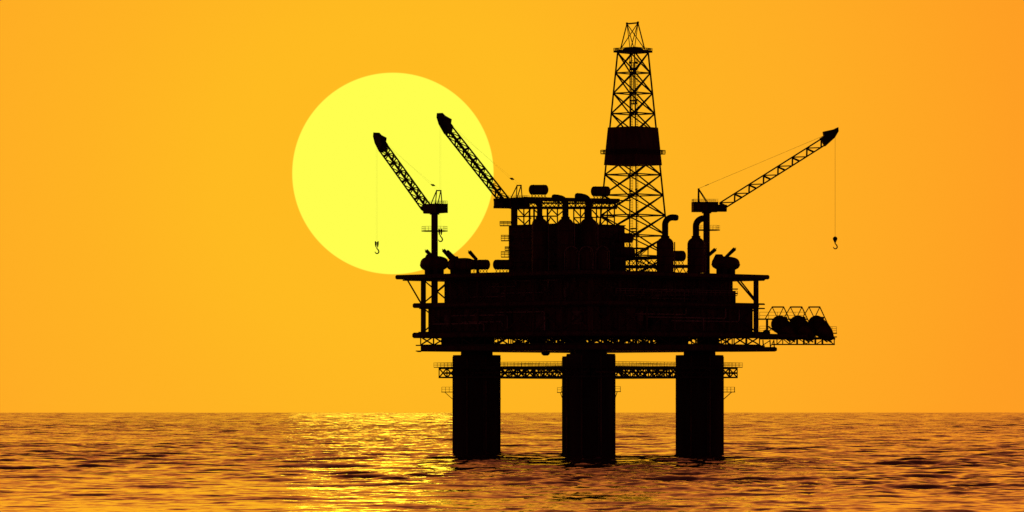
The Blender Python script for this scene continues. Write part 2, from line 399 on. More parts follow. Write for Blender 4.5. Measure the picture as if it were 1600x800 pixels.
# module walls between the decks, with ribs, pipes and openings
def facade(name, hl, hr, z0, z1, nrib, seed, HF=36.0):
    rg = random.Random(seed)
    hf = HF
    wall = MB().prism(diamond(hl, hr, hf, hf), z0, z1).build(name, 'red', plat)
    for i in range(2):
        a = [Q(-hl, 0, 0), Q(0, -hf, 0)][i]; b = [Q(0, -hf, 0), Q(hr, 0, 0)][i]
        d = (b - a).normalized(); nn = Vector((d.y, -d.x, 0)); 
        if nn.y > 0: nn = -nn
        ln = (b - a).length
        m = MB()
        for k in range(nrib + 1):
            p = a + d * (ln * k / nrib) + nn * .12
            MB().box((p.x, p.y, (z0 + z1) / 2), (.22, .24, z1 - z0 - .02), math.atan2(d.y, d.x)).build('wall_rib', 'red', wall)
        for k in range(7):
            u = rg.uniform(.05, .9) * ln; wd = rg.uniform(1.6, 5); hh = rg.uniform(1.2, (z1 - z0) * .6); zz = z0 + hh / 2 + rg.uniform(.3, z1 - z0 - hh - .3)
            if u + wd > ln: wd = ln - u - .2
            if wd < .8: continue
            p = a + d * (u + wd / 2) + nn * .3
            MB().box((p.x, p.y, zz), (wd, .5, hh), math.atan2(d.y, d.x)).build(rg.choice(['wall_panel', 'equipment_cabinet', 'louvre_panel']), rg.choice(['grey', 'dark', 'red']), wall)
        for k in range(4):
            u0 = rg.uniform(.02, .5) * ln; u1 = u0 + rg.uniform(.2, .45) * ln; za = rg.uniform(z0 + .8, z1 - .8); zb = z1 if rg.random() < .5 else z0
            o_ = nn * rg.uniform(.75, 1.0)
            P0 = a + d * u0 + o_; P1 = a + d * min(u1, ln - .4) + o_
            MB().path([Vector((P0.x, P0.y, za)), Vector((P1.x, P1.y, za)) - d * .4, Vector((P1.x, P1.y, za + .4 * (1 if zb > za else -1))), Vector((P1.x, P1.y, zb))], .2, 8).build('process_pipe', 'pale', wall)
    return wall
facade('lower_module', 41.4, 42.6, ZL + .9, ZM - .6, 14, 3)
facade('upper_module', 37.2, 37.4, ZM + .4, ZT - .3, 12, 5)
MB().box(Q(37.6, 0, 40.9), (1.5, 3, 3.6)).build('wall_cabinet', 'dark', plat)
for zz in (451.5, 458.5): MB().box(P(1147, zz) , (1.9, 2.4, .28)).build('wall_bracket', 'dark', plat)
for zz in (450.5, 457.5):
    m = MB(); 
    for i in range(2): pass
# front gallery low on the right face
g0, g1 = Q(6, -36.2, 0), Q(38, -8.0, 0)
m = MB(); zz = 41.3
for q0, q1 in ((g0, g1),):
    m.beam(Vector((q0.x, q0.y, zz)), Vector((q1.x, q1.y, zz)), 1.4, .2)
gal = m.build('gallery_floor', 'red', plat)
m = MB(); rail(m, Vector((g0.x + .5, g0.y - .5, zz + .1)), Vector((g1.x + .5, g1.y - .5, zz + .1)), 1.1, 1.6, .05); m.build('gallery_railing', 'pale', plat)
# top deck railings
m = MB()
tp = [Q(-49.2, 0, ZT + .75), Q(0, -47, ZT + .75), Q(46.2, 0, ZT + .75), Q(0, 47, ZT + .75)]
# deck-edge lighting brackets / stubs at the right end
for py, x0, x1 in ((436.5, 1184, 1195.5), (549, 652, 658)):
    MB().beam(P(x0, py), P(x1, py), 1.2, .3).build('edge_bracket', 'dark', plat)
# rounded bumper beam at the lower right corner
MB().path([P(1140, 546, -6), P(1211, 545.5, 0)], .62, 12).build('bumper_beam', 'red', plat)
MB().path([P(1211, 545.5, 0), P(1214, 545.5, 0)], [.62, .35], 12).build('bumper_cap', 'red', plat)
m = MB()
for px in (1192, 1203, 1209): m.beam(P(px, 531), P(px + 1, 545), .3)
m.beam(P(1186, 543), P(1203, 532), .22); m.beam(P(1203, 543), P(1209, 532), .2)
m.build('bumper_hangers', 'dark', plat)

# ------------------------------------------------------------------ superstructure
hx = X(885.5) - CX; hh = 15.1; zr = Z(353)
zdk = ZT + .86
dh = thing('deckhouse', 'tall square deckhouse block standing behind three exhaust vessels on top deck', 'deckhouse', Q(hx, 0, zdk))
MB().prism(diamond(hh, hh, hh, hh, hx), zdk, zr).build('wall', 'red', dh)
MB().prism(diamond(hh + .25, hh + .25, hh + .25, hh + .25, hx), zr - .01, zr + .22).build('roof', 'dark', dh)
for i in range(2):
    a = [Q(hx - hh, 0, 0), Q(hx, -hh, 0)][i]; b = [Q(hx, -hh, 0), Q(hx + hh, 0, 0)][i]
    d = (b - a).normalized(); nn = Vector((d.y, -d.x, 0)); nn = nn if nn.y < 0 else -nn
    for lv in range(4):
        zz = zdk + 1.9 + lv * 3.05
        m = MB(); m.box(((a + b) / 2 + nn * .1) + Vector((0, 0, zz + 1.25)), (21.0, .2, .16), math.atan2(d.y, d.x)); m.build('storey_band', 'dark', dh)
        for k in range(7):
            p = a + d * (1.8 + k * 2.95) + nn * .06
            f = MB().box((p.x, p.y, zz), (1.1, .14, .8), math.atan2(d.y, d.x)).build('window', 'grey', dh)
            p2 = p + nn * .1
            MB().box((p2.x, p2.y, zz), (.9, .05, .6), math.atan2(d.y, d.x)).build('pane', 'glass', f)
for (py, x0, hr_) in ((352.5, 781, 6), (376, 783, 8), (391, 789, 5), (401.5, 783, 8)):
    a = P(x0, py); x1 = CX + hx - hh + 1.2
    bal = MB().box(((a.x + x1) / 2, D0, a.z), (x1 - a.x, 2.6, .2)).build('balcony', 'dark', dh)
    m = MB(); hgt = hr_ / 6
    for yy in (-1.2, 1.2): rail(m, (a.x, D0 + yy, a.z + .1), (x1 - .4, D0 + yy, a.z + .1), hgt, .95, .05, (1.1, .8, .45))
    rail(m, (a.x, D0 - 1.2, a.z + .1), (a.x, D0 + 1.2, a.z + .1), hgt, .9, .05, (1.1, .8, .45))
    m.build('balcony_railing', 'dark', bal)

# roof gantry (pipe rack) on the deckhouse
ga = thing('roof_gantry', 'steel lattice gantry carrying a long walkway above the deckhouse roof', 'gantry', P(885, 353))
def gbeam(a, b, dy, r): m.beam(P(a[0], a[1], dy), P(b[0], b[1], dy), r * 2)
for dy in (-2.4, 2.4):
    o = .9 if dy > 0 else 0
    m = MB()
    for px in (818.5, 827 + o, 834 + o, 855 + o, 871, 896.5, 907, 914, 932, 938.5, 949, 960):
        m.beam(P(px, 325, dy), P(px, 352.5, dy), .34)
    gbeam((808, 338), (871, 337.5), dy, .17); gbeam((896.5, 340), (960, 339), dy, .15)
    for (a, b) in (((809, 326), (819, 337)), ((819, 337), (829, 327)), ((809, 340), (822, 352)), ((818, 352), (830, 340)), ((855, 337), (862, 327)), ((862, 327), (871, 336)), ((854, 352), (860, 339)), ((860, 339), (871, 351)),
                   ((897, 327), (908, 339)), ((908, 339), (914, 331)), ((897, 341), (908, 352)), ((925, 328), (936, 340)), ((938, 340), (950, 328)), ((950, 328), (957, 337)), ((940, 340), (960, 352)), ((938, 352), (948, 340)), ((834, 352), (846, 340)), ((846, 338), (834, 327)), ((871, 337), (884, 326))):
        gbeam(a, b, dy, .16)
    m.build('lattice_frame', 'dark', ga)
m = MB(); m.beam(P(806, 324.5), P(964, 324.5), 5.6, .55); m.build('lower_floor', 'red', ga)
m = MB(); m.beam(P(818, 310.5), P(968, 313.5), 6.4, .8); m.beam(P(966, 313, -2), P(986, 313.3, -2), 1.6, .22); m.build('upper_floor', 'red', ga)
m = MB()
for dy in (-2.5, 2.5):
    for i in range(22):
        p = 820 + i * 6.6; s = 1 if (i + (dy > 0)) % 2 else -1
        m.beam(P(p, 313 if s > 0 else 322.5, dy), P(p + 6.4, 322.5 if s > 0 else 313, dy), .22)
        if i % 4 == 0: m.beam(P(p, 312, dy), P(p, 323, dy), .34)
    m.beam(P(818, 317.0, dy), P(962, 317.5, dy), .45)
m.build('floor_bracing', 'dark', ga)
m = MB(); rail(m, P(968, 313, -2.6), P(985, 313, -2.6), .1, 2); 
m.beam(P(960, 314, 0), P(960, 324, 0), .25); m.build('walkway_strut', 'dark', ga)

# horizontal tanks on saddles
tank_root = None
def htank(px0, px1, py0, py1, dy, label, sag=5.0, grp='horizontal storage tanks on the platform'):
    c = P((px0 + px1) / 2, py1 + sag, dy)
    t = thing('storage_tank', label, 'storage tank', c, grp)
    a = P(px0, (py0 + py1) / 2, dy); b = P(px1, (py0 + py1) / 2, dy); r = (py1 - py0) / 2 * (D0 + dy) / F
    d = Vector((1, 0, 0)); pts = []; rr = []
    for k in range(6):
        q = k / 5 * math.pi / 2; pts.append(a + d * (r * .6 * (1 - math.sin(q)))); rr.append(max(.02, r * math.cos(q)))
    pts = pts[::-1]; rr = rr[::-1]
    pts2 = [Vector((a.x + b.x - p.x, p.y, p.z)) for p in pts][::-1]
    MB().path(pts + pts2, rr + rr[::-1], 28).build('tank_shell', 'red', t)
    for f in (.25, .75):
        q = a.lerp(b, f); MB().path([q - d * .12, q + d * .12], r + .05, 28).build('tank_band', 'dark', t)
    zb = c.z; zt_ = a.z - r * .82
    m = MB(); n = max(4, int((b.x - a.x - 1) / .75))
    for yy in (-r * .5, r * .5):
        for i in range(n):
            xa = a.x + .5 + i * (b.x - a.x - 1) / n; xb = xa + (b.x - a.x - 1) / n
            m.beam((xa, a.y + yy, zb), (xb, a.y + yy, zt_), .1); m.beam((xb, a.y + yy, zb), (xa, a.y + yy, zt_), .1)
        m.beam((a.x + .4, a.y + yy, zb + .06), (b.x - .4, a.y + yy, zb + .06), .18)
    m.build('tank_cradle', 'dark', t)
    return t
htank(826, 857, 288.5, 304, 0, 'storage tank on the gantry walkway, beside the middle crane', 5)
htank(923, 954, 291, 306.5, 0, 'storage tank on the gantry walkway, directly left of the derrick', 5)
htank(701, 738, 406, 421, -20, 'dark storage tank on top deck, in front of the left lifeboats', 5.5)
htank(735, 766, 405.5, 421, -14, 'storage tank on top deck between the lifeboats and the deckhouse, clear on both sides', 6.5)
htank(770, 803, 405.5, 421, -10, 'storage tank on top deck partly hidden by the left wall of the deckhouse', 6.5)
htank(958, 990.5, 364, 379, -6, 'upper storage tank on the rack right of the deckhouse, below the derrick', 8)
htank(961, 992.5, 385.5, 402, -9, 'lower storage tank on the rack right of the deckhouse, below the derrick', 3)
htank(1040, 1072, 391.5, 408, 2, 'storage tank behind and between the two tall right-hand vessels', 7)

# tank rack right of the deckhouse
rk = thing('tank_rack', 'low steel lattice rack under the derrick between deckhouse and tall vessels', 'rack', P(1000, 430, -6))
m = MB()
for dy in (-9.5, -3):
    for px in (957, 976, 994, 1001.5, 1012.5): m.beam(P(px, 388, dy), P(px, 427, dy), .28)
    m.beam(P(955, 388, dy), P(1014, 388, dy), .45)
    m.beam(P(1001, 398, dy), P(1012, 389, dy), .2); m.beam(P(955, 405.5, dy), P(1032, 402, dy), .9)
    for i in range(9):
        a = 962 + i * 8; m.beam(P(a, 406, dy), P(a + 8, 416, dy), .2); m.beam(P(a + 8, 406, dy), P(a, 416, dy), .2)
m.build('rack_frame', 'dark', rk)
m = MB(); m.beam(P(955, 417, -6), P(1080, 416, -6), 6.5, .7); m.beam(P(955, 388, -6), P(1003, 388, -6), 6, .3); m.build('rack_floor', 'red', rk)
for dy in (-9, -3):
    m = MB()
    for i in range(12):
        a = 957 + i * 10; m.beam(P(a, 418, dy), P(a + 5, 427, dy), .22); m.beam(P(a + 10, 418, dy), P(a + 5, 427, dy), .22)
    m.build('rack_bracing', 'dark', rk)
# deck clutter that closes the line of the top deck
def cabinet(px0, px1, py0, dy, name, label, cat):
    a = P(px0, py0, dy); b = P(px1, py0, dy); z1 = a.z; z0 = zdk
    t = thing(name, label, cat, ((a.x + b.x) / 2, a.y, z0))
    MB().box(((a.x + b.x) / 2, a.y, (z0 + z1) / 2), (b.x - a.x, 3.2, z1 - z0)).build('housing', 'red', t)
    for k in range(3):
        MB().box((a.x + (b.x - a.x) * (k + .5) / 3, a.y - 1.66, (z0 + z1) / 2), ((b.x - a.x) / 3 - .3, .12, (z1 - z0) * .7)).build('door', 'dark', t)
cabinet(960, 978, 402, -13, 'equipment_cabin', 'black equipment cabin beside the low tank rack under the derrick', 'cabin')

# vertical vessels with hooked exhaust pipes
def arc(c, r, a0, a1, n, ax):   # arc in the vertical plane that contains ax
    return [c + ax * (r * math.cos(a0 + (a1 - a0) * k / n)) + Vector((0, 0, 1)) * (r * math.sin(a0 + (a1 - a0) * k / n)) for k in range(n + 1)]
def vessel(px0, px1, dome, pipe_r, ztop, side, dy, label, pybase, reach=1.5, grp='tall vessels with hooked exhaust pipes', droop=.9, ydir=0.0, flare=1.0, ext=.55):
    c = P((px0 + px1) / 2, pybase, dy); r = (px1 - px0) / 2 * (D0 + dy) / F
    t = thing('exhaust_vessel', label, 'vessel', c, grp)
    zd = Z(dome, dy)
    pts = [Vector((c.x, c.y, c.z)), Vector((c.x, c.y, zd - r * .85))]; rr = [r, r]
    for k in range(1, 7):
        q = k / 6 * math.pi / 2; pts.append(Vector((c.x, c.y, zd - r * .85 + r * .85 * math.sin(q)))); rr.append(max(.05, r * math.cos(q)))
    sh = MB().path(pts, rr, 32).build('vessel_shell', 'red', t)
    for k in range(3):
        zz = c.z + (zd - r - c.z) * (k + .8) / 3.2
        MB().path([(c.x, c.y, zz), (c.x, c.y, zz + .18)], r + .07, 32).build('stiffener_ring', 'dark', sh)
    ax = Vector((side, ydir, 0)).normalized()
    zt_ = Z(ztop, dy); R_ = reach
    cc = Vector((c.x, c.y, zt_ - R_ - pipe_r)) + ax * R_
    pp = [Vector((c.x, c.y, zd - .4)), Vector((c.x, c.y, (zd + cc.z) / 2))] + arc(cc, R_, math.pi, math.pi * .5 - .25 * droop, 10, ax)
    e = pp[-1]; dd = (pp[-1] - pp[-2]).normalized(); pp += [e + dd * ext, e + dd * (ext + pipe_r * .55), e + dd * (ext + pipe_r * .8)]
    rad = [pipe_r] * (len(pp) - 4) + [pipe_r * (1 + (flare - 1) * .5), pipe_r * flare, pipe_r * flare * .85, pipe_r * flare * .45]
    MB().path(pp, rad, 18).build('exhaust_pipe', 'dark', t)
    MB().path([(c.x, c.y, zd - .25), (c.x, c.y, zd + .25)], pipe_r + .3, 18).build('flange', 'dark', t)
    q = Vector((c.x + r + .25, c.y - .3, 0))
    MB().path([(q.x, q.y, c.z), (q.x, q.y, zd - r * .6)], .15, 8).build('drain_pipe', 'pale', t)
    return t
vessel(831, 855.5, 340, .72, 308.5, -1, -14, 'tall vessel with left-hooked exhaust pipe, nearest the middle crane', 424, 1.6, droop=.5, ext=1.3, flare=1.2)
vessel(871, 896, 340, .82, 304.5, -1, -19, 'tall vessel with left-hooked exhaust pipe, the middle of three before the deckhouse', 423, 1.6, droop=.3, ext=1.2, flare=1.25)
vessel(907, 932.5, 340, .85, 302.5, -1, -14, 'tall vessel with left-hooked exhaust pipe, below the tank beside the derrick', 424, 1.6, droop=.3, ext=1.2, flare=1.25)
vessel(1026, 1052.5, 370, .82, 334.5, 1, -22, 'tall vessel with free right-hooked exhaust pipe, between derrick and right crane', 425, 1.9, droop=.6, ext=.6)
vessel(1074, 1101, 370, .85, 336, 1, -16, 'tall vessel whose exhaust pipe hooks right into the right crane pedestal', 426, 2.0, droop=0)
for px, lb in ((893, 'small domed pressure tank before the deckhouse, leftmost of three'), (916, 'small domed pressure tank before the deckhouse, middle of three'), (941.5, 'small domed pressure tank before the deckhouse, rightmost of three')):
    c = P(px, 421, -27); t = thing('pressure_tank', lb, 'pressure tank', c, 'small domed tanks before the deckhouse')
    zd = Z(386, -27); r = 1.35
    pts = [c, Vector((c.x, c.y, zd - r))]; rr = [r, r]
    for k in range(1, 6):
        q = k / 5 * math.pi / 2; pts.append(Vector((c.x, c.y, zd - r + r * math.sin(q)))); rr.append(max(.04, r * math.cos(q)))
    MB().path(pts, rr, 24).build('tank_shell', 'red', t)
    pts = arc(Vector((c.x, c.y - .25, zd - 1.5)), 1.7, math.pi, 0, 14, Vector((1, 0, 0)))
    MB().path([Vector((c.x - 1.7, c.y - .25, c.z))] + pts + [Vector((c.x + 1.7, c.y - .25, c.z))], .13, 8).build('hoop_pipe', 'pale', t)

# ------------------------------------------------------------------ derrick
DD = 14.0
ks = (D0 + DD) / F
dcx = X(989, DD)
dk = thing('drilling_derrick', 'tall tapered lattice drilling derrick with a dark windbreak halfway up', 'derrick', Vector((dcx, D0 + DD, zdk)))
def hw(py): return (24 + (py - 82) * .1045) * ks
TW = R(4.5); TD = [(-math.cos(TW), -math.sin(TW)), (math.sin(TW), -math.cos(TW)), (math.cos(TW), math.sin(TW)), (-math.sin(TW), math.cos(TW))]
def corner(i, py, extra=0):
    h = hw(py) + extra; dx, dy = TD[i]
    return Vector((dcx + dx * h, D0 + DD + dy * h, Z(py, DD)))
PB = 643 - (zdk - CAMZ) / ks
for i in range(4): MB().beam(corner(i, PB), corner(i, 82), .44 if i % 2 == 0 else .32).build('corner_leg', 'dark', dk)
lev = [82 + 31.8 * k for k in range(11)] + [PB - 1]
lev = [l for l in lev if l <= PB]
for f in range(4):
    m = MB()
    for k, l in enumerate(lev):
        a, b = corner(f, l), corner((f + 1) % 4, l); m.beam(a, b, .3)
        if k + 1 < len(lev):
            a2, b2 = corner(f, lev[k + 1]), corner((f + 1) % 4, lev[k + 1]); m.beam(a, b2, .29); m.beam(b, a2, .29)
    m.build('face_bracing', 'dark', dk)
def sq(py, ex): h = hw(py) + ex; return [(dcx + a * h, D0 + DD + b * h) for a, b in TD]
MB().prism(sq(258, .55), Z(258, DD), Z(199, DD), sq(199, .55)).build('windbreak', 'red', dk)
wb = MB().prism(sq(240, 1.75), Z(241, DD), Z(239.5, DD)).build('monkey_board', 'dark', dk)
m = MB(); c_ = [Vector((x, y, Z(239.5, DD))) for x, y in sq(240, 1.7)]
for i in range(4): rail(m, c_[i], c_[(i + 1) % 4], .8, 1.2, .1, (1.1, .55))
m.build('board_railing', 'dark', dk)
cp = MB().prism(sq(80, 1.15), Z(82, DD), Z(78.5, DD)).build('crown_platform', 'dark', dk)
m = MB(); c_ = [Vector((x, y, Z(78.6, DD))) for x, y in sq(80, 1.1)]
for i in range(4): rail(m, c_[i], c_[(i + 1) % 4], .55, .8, .06, (1.1, .55))
m.build('crown_railing', 'dark', dk)
MB().path([(dcx, D0 + DD, Z(78.6, DD)), (dcx, D0 + DD, Z(74, DD))], [2.9, 2.2], 24).build('crown_block', 'dark', dk)
# gin pole frame on the crown
m = MB()
A = [Vector((X(969.5, DD), D0 + DD - 1.2, Z(77, DD))), Vector((X(1007, DD), D0 + DD - 1.2, Z(77, DD)))]
A2 = [Vector((X(985, DD), D0 + DD + 2, Z(77, DD))), Vector((X(991.5, DD), D0 + DD + 2, Z(77, DD)))]
T_ = [Vector((X(979.6, DD), D0 + DD, Z(37, DD))), Vector((X(996.8, DD), D0 + DD, Z(35.5, DD)))]
m.beam(A[0], T_[0], .3); m.beam(A[1], T_[1], .3); m.beam(T_[0], T_[1], .36)
m.beam(A2[0], T_[0], .2); m.beam(A2[1], T_[1], .2); m.beam(A[0], T_[1], .2); m.beam(A[1], T_[0], .2)
m.beam(A2[1] , T_[0], .16); m.beam(A2[0], T_[1], .16)
m.build('top_frame', 'dark', dk)
for t_ in T_: MB().box(t_ + Vector((0, 0, .1)), (.55, .5, .5)).build('sheave_cap', 'dark', dk)
# drill string, guide rails and travelling block
for px, r, mt in ((986.6, .38, 'tube'), (995.2, .28, 'tube')):
    m = MB(); z0_, z1_ = Z(PB, DD), Z(90, DD); xx = X(px, DD)
    for sx in (-r, r): m.beam((xx + sx, D0 + DD, z0_), (xx + sx, D0 + DD, z1_), .07)
    for i in range(int((z1_ - z0_) / .42)): m.beam((xx - r, D0 + DD, z0_ + i * .42), (xx + r, D0 + DD, z0_ + i * .42), .11)
    m.build('guide_ladder', 'red', dk)
for px, pr in ((983.9, .07),): MB().beam(P(px, PB, DD - .8), P(px, 84, DD - .8), pr * 2).build('guide_rail', 'dark', dk)
m = MB(); m.beam(P(990, 97, DD - .8), P(990, 162, DD - .8), .2)
for px, py, sx, sz in ((985, 97.5, .8, .5), (994, 97.5, .8, .5), (990, 107.5, 1.9, .6), (990, 157, 1.9, .35), (990, 162, 1.9, .35)):
    m.box(P(px, py, DD - .8), (sx, 1.0, sz))
m.beam(P(985, 97.5, DD - .8), P(994, 97.5, DD - .8), .12); m.beam(P(986, 157, DD - .8), P(986, 162, DD - .8), .3); m.beam(P(994.5, 157, DD - .8), P(994.5, 162, DD - .8), .3)
m.build('travelling_block', 'dark', dk)
for px, py, sx, sz in ((985.2, 298, .75, .7), (994, 296, .6, .4), (986, 307, .8, .6), (990, 357, 1.7, .35), (990, 361.5, 1.5, .3)):
    MB().box(P(px, py, DD - .9), (sx, 1.0, sz)).build('pipe_clamp', 'dark', dk)
MB().prism(sq(PB, 1.2), zdk, zdk + 1.1).build('drill_floor', 'red', dk)

# ------------------------------------------------------------------ cranes
def crane(label, pedpx, dy, zbase, pyroof, pybot, tip, tipdy, hook_py, cat_py=None, catx=(0, 0), catext=0, hook_style=0, head_len=1.0, house_w=4.4, basedy=0):
    base = Vector((X(pedpx, dy), D0 + dy, zbase))
    t = thing('pedestal_crane', label, 'crane', base, 'pedestal cranes on the platform')
    zr_, zb_ = Z(pyroof, dy), Z(pybot, dy)
    T = P(tip[0], tip[1], tipdy)
    az = Vector((T.x - base.x, T.y - base.y, 0)).normalized(); sd = Vector((-az.y, az.x, 0)); rz = math.atan2(az.y, az.x)
    def K(a, s, z): return Vector((base.x, base.y, 0)) + az * a + sd * s + Vector((0, 0, z))
    MB().path([base, K(0, 0, zb_ + .1)], .86, 24).build('pedestal', 'red', t)
    MB().path([K(0, 0, zb_ - .35), K(0, 0, zb_ + .05)], 1.25, 24).build('slewing_ring', 'dark', t)
    hs = MB().box(K(-.45, 0, (zr_ + zb_) / 2), (6.5, house_w, zr_ - zb_), rz).build('machinery_house', 'dark', t)
    m = MB(); 
    for sgn in (-1, 1): rail(m, K(-3.6, sgn * house_w * .48, zr_), K(2.7, sgn * house_w * .48, zr_), .7, 1.1, .028, (1.1, .6))
    rail(m, K(-3.6, -house_w * .48, zr_), K(-3.6, house_w * .48, zr_), .7, 1.1, .028, (1.1, .6)); m.build('roof_railing', 'grey', hs)
    cab = MB().box(K(3.9, -house_w * .22, zb_ + .95), (2.3, house_w * .5, 1.8), rz).build('operator_cab', 'dark', t)
    MB().box(K(5.07, -house_w * .22, zb_ + 1.1), (.05, house_w * .42, 1.1), rz).build('cab_window', 'glass', cab)
    for k in range(3): MB().box(K(-2.6 + k * 1.9, -house_w / 2 - .06, (zr_ + zb_) / 2), (1.3, .12, (zr_ - zb_) * .62), rz).build('side_door', 'red', hs)
    # boom
    Bp = K(4.0, 0, zb_ + (zr_ - zb_) * .62)
    d = (T - Bp).normalized(); side = d.cross(Vector((0, 0, 1))).normalized(); up = side.cross(d).normalized()
    hB, wB = .93, .85; n = 7
    boom = MB()
    def G(a, s, u): return Bp + d * a + side * s + up * u
    Ln = (T - Bp).length
    for s in (-wB, wB):
        for u in (-hB, hB): boom.beam(G(0 if u > 0 else .4, s, u), G(Ln, s, u), .3)
        for i in range(n):
            a0 = Ln * i / n; a1 = Ln * (i + 1) / n
            if s > 0: boom.beam(G(a0, s, hB), G(Ln * (i + .72) / n, s, -hB), .28); boom.beam(G(Ln * (i + .72) / n, s, -hB), G(a1, s, hB), .42)
            else: boom.beam(G(a0, s, hB), G(Ln * (i + .28) / n, s, -hB), .46)
    for i in range(n):
        a0 = Ln * i / n; a1 = Ln * (i + 1) / n; am = (a0 + a1) / 2
        for u in (-hB, hB):
            boom.beam(G(a0, -wB, u), G(am, wB, u), .24); boom.beam(G(am, wB, u), G(a1, -wB, u), .24); boom.beam(G(am, -wB, u), G(am, wB, u), .16)
    boom.beam(K(3.0, 0, zb_ + .8), Bp + d * .5, 1.7, 1.4)
    bo = boom.build('boom', 'dark', t)
    HP = [(-.1, 1.25), (1.1, 1.28), (1.53, 2.28), (4.1, 1.36), (5.47, 1.2), (4.96, .23), (3.23, -.65), (-.08, -1.23)]
    MB().slab([G(Ln + a * head_len, 0, u) for a, u in HP], side, 1.9).build('boom_head', 'dark', t)
    # A-frame
    ap = K(-2.1, 0, zr_ + 3.4); m = MB()
    for sgn in (-1, 1):
        top = ap + sd * sgn * .65
        m.beam(K(-2.1, sgn * 1.0, zr_), top, .26); m.beam(K(.1, sgn * 1.0, zr_), top, .2)
    m.beam(ap - sd * .75, ap + sd * .75, .3); m.build('a_frame', 'dark', t)
    m = MB()
    for sgn in (-1, 1): m.path([ap + sd * sgn * .55 + Vector((0, 0, .1)), G(Ln + .8, sgn * .5, 1.35)], .03 if hook_style else .009, 5)
    m.build('pendant_cable', 'cable', t)
    q = (ap + Vector((0, 0, .1))).lerp(G(Ln + .8, 0, 1.35), .055 if hook_style else .09)
    MB().beam(q, q + (G(Ln, 0, 1.35) - ap).normalized() * .9, .9, .16).build('cable_spreader', 'dark', t)
    if cat_py:
        zc = Z(cat_py, dy); x0, x1 = X(catx[0], dy), X(catx[1], dy)
        cw = MB().path([((x0 + x1) / 2, base.y, zc), ((x0 + x1) / 2, base.y, zc + .22)], (x1 - x0) / 2, 8).build('catwalk', 'dark', t)
        m = MB(); r = (x1 - x0) / 2 - .05; pr = [Vector(((x0 + x1) / 2 + r * math.cos(k * math.pi / 4), base.y + r * math.sin(k * math.pi / 4), zc + .2)) for k in range(9)]
        for k in range(8): rail(m, pr[k], pr[k + 1], 1.1, .9, .022, (1.1, .55))
        m.build('catwalk_railing', 'grey', cw)
    # hoist cable and hook, hanging straight down from the boom head
    H0 = G(Ln + (3.8 if hook_style else 4.2), 0, -.1); zh = Z(hook_py, H0.y - D0)
    H = Vector((H0.x, H0.y, zh))
    m = MB()
    if hook_style: m.path([H0, H], .035, 5)
    else:
        for s in (-.14, .14): m.path([H0 + Vector((s, 0, 0)), H + Vector((s, 0, 0))], .007, 4)
    m.build('hoist_cable', 'cable', t)
    m = MB()
    if hook_style:
        m.path([H + Vector((0, 0, z)) for z in (.12, -.05, -.35, -.75, -1.05, -1.4, -1.6)], [.15, .42, .62, .55, .38, .22, .12], 14)
    else:
        for s in (-1, 1):
            m.slab([H + Vector((s * x, 0, z)) for x, z in ((.02, -.35), (.28, 0), (.52, -.1), (.5, -.9), (.33, -1.6), (.12, -1.7), (.05, -1.0))], (0, 1, 0), .5)
    blk = m.build('hook_block', 'dark', t)
    hz = H + Vector((0, 0, -1.45 if hook_style else -1.65)); rad = .5
    cc = hz + Vector((.05, 0, -1.15))
    pts = [hz, hz + Vector((.02, 0, -.3)), hz + Vector((.35, 0, -.62))] + [cc + Vector((rad * math.cos(a), 0, rad * math.sin(a))) for a in [math.radians(15 - k * 22) for k in range(10)]]
    MB().path(pts, [.14, .14, .15, .16] + [.16] * 3 + [.15] * 3 + [.12, .1, .06], 8).build('hook', 'dark', blk)
    return t
crane('left crane, standing on the deck corner with its boom wholly across the sun', 679, 0, ZM + .5, 318.5, 333, (599, 231), 22, 376.5, 361.5, (658.5, 699.5), hook_style=0, house_w=3.6)
crane('middle crane on the deckhouse roof, its boom reaching up to the left across the sun', 803.5, 0, zr + .2, 309.5, 324, (701, 203), -22, 357, hook_style=0, house_w=4.6)
crane('right crane, with its boom reaching out to the right clear of the sun', 1104, 0, ZT + .86, 315.5, 331, (1285.5, 222), 3, 370, 360, (1084, 1125), hook_style=1, house_w=4.2)
# stores platform under the middle crane
t = thing('crane_platform', 'flat boxy platform jutting left beneath the middle crane house', 'platform', P(790, 325, 0))
MB().beam(P(776, 318, -.5), P(798, 318, -.5), 5, 2.1).build('platform_body', 'red', t)
MB().beam(P(771.5, 318.3, -.5), P(776, 318.3, -.5), 4.6, 2.0).build('end_cabin', 'grey', t)
MB().beam(P(771, 312.2, -.5), P(822, 310, -.5), 5.4, .5).build('platform_roof', 'dark', t)
MB().beam(P(771, 323.6, -.5), P(822, 324.3, -.5), 5.4, .4).build('platform_floor', 'dark', t)

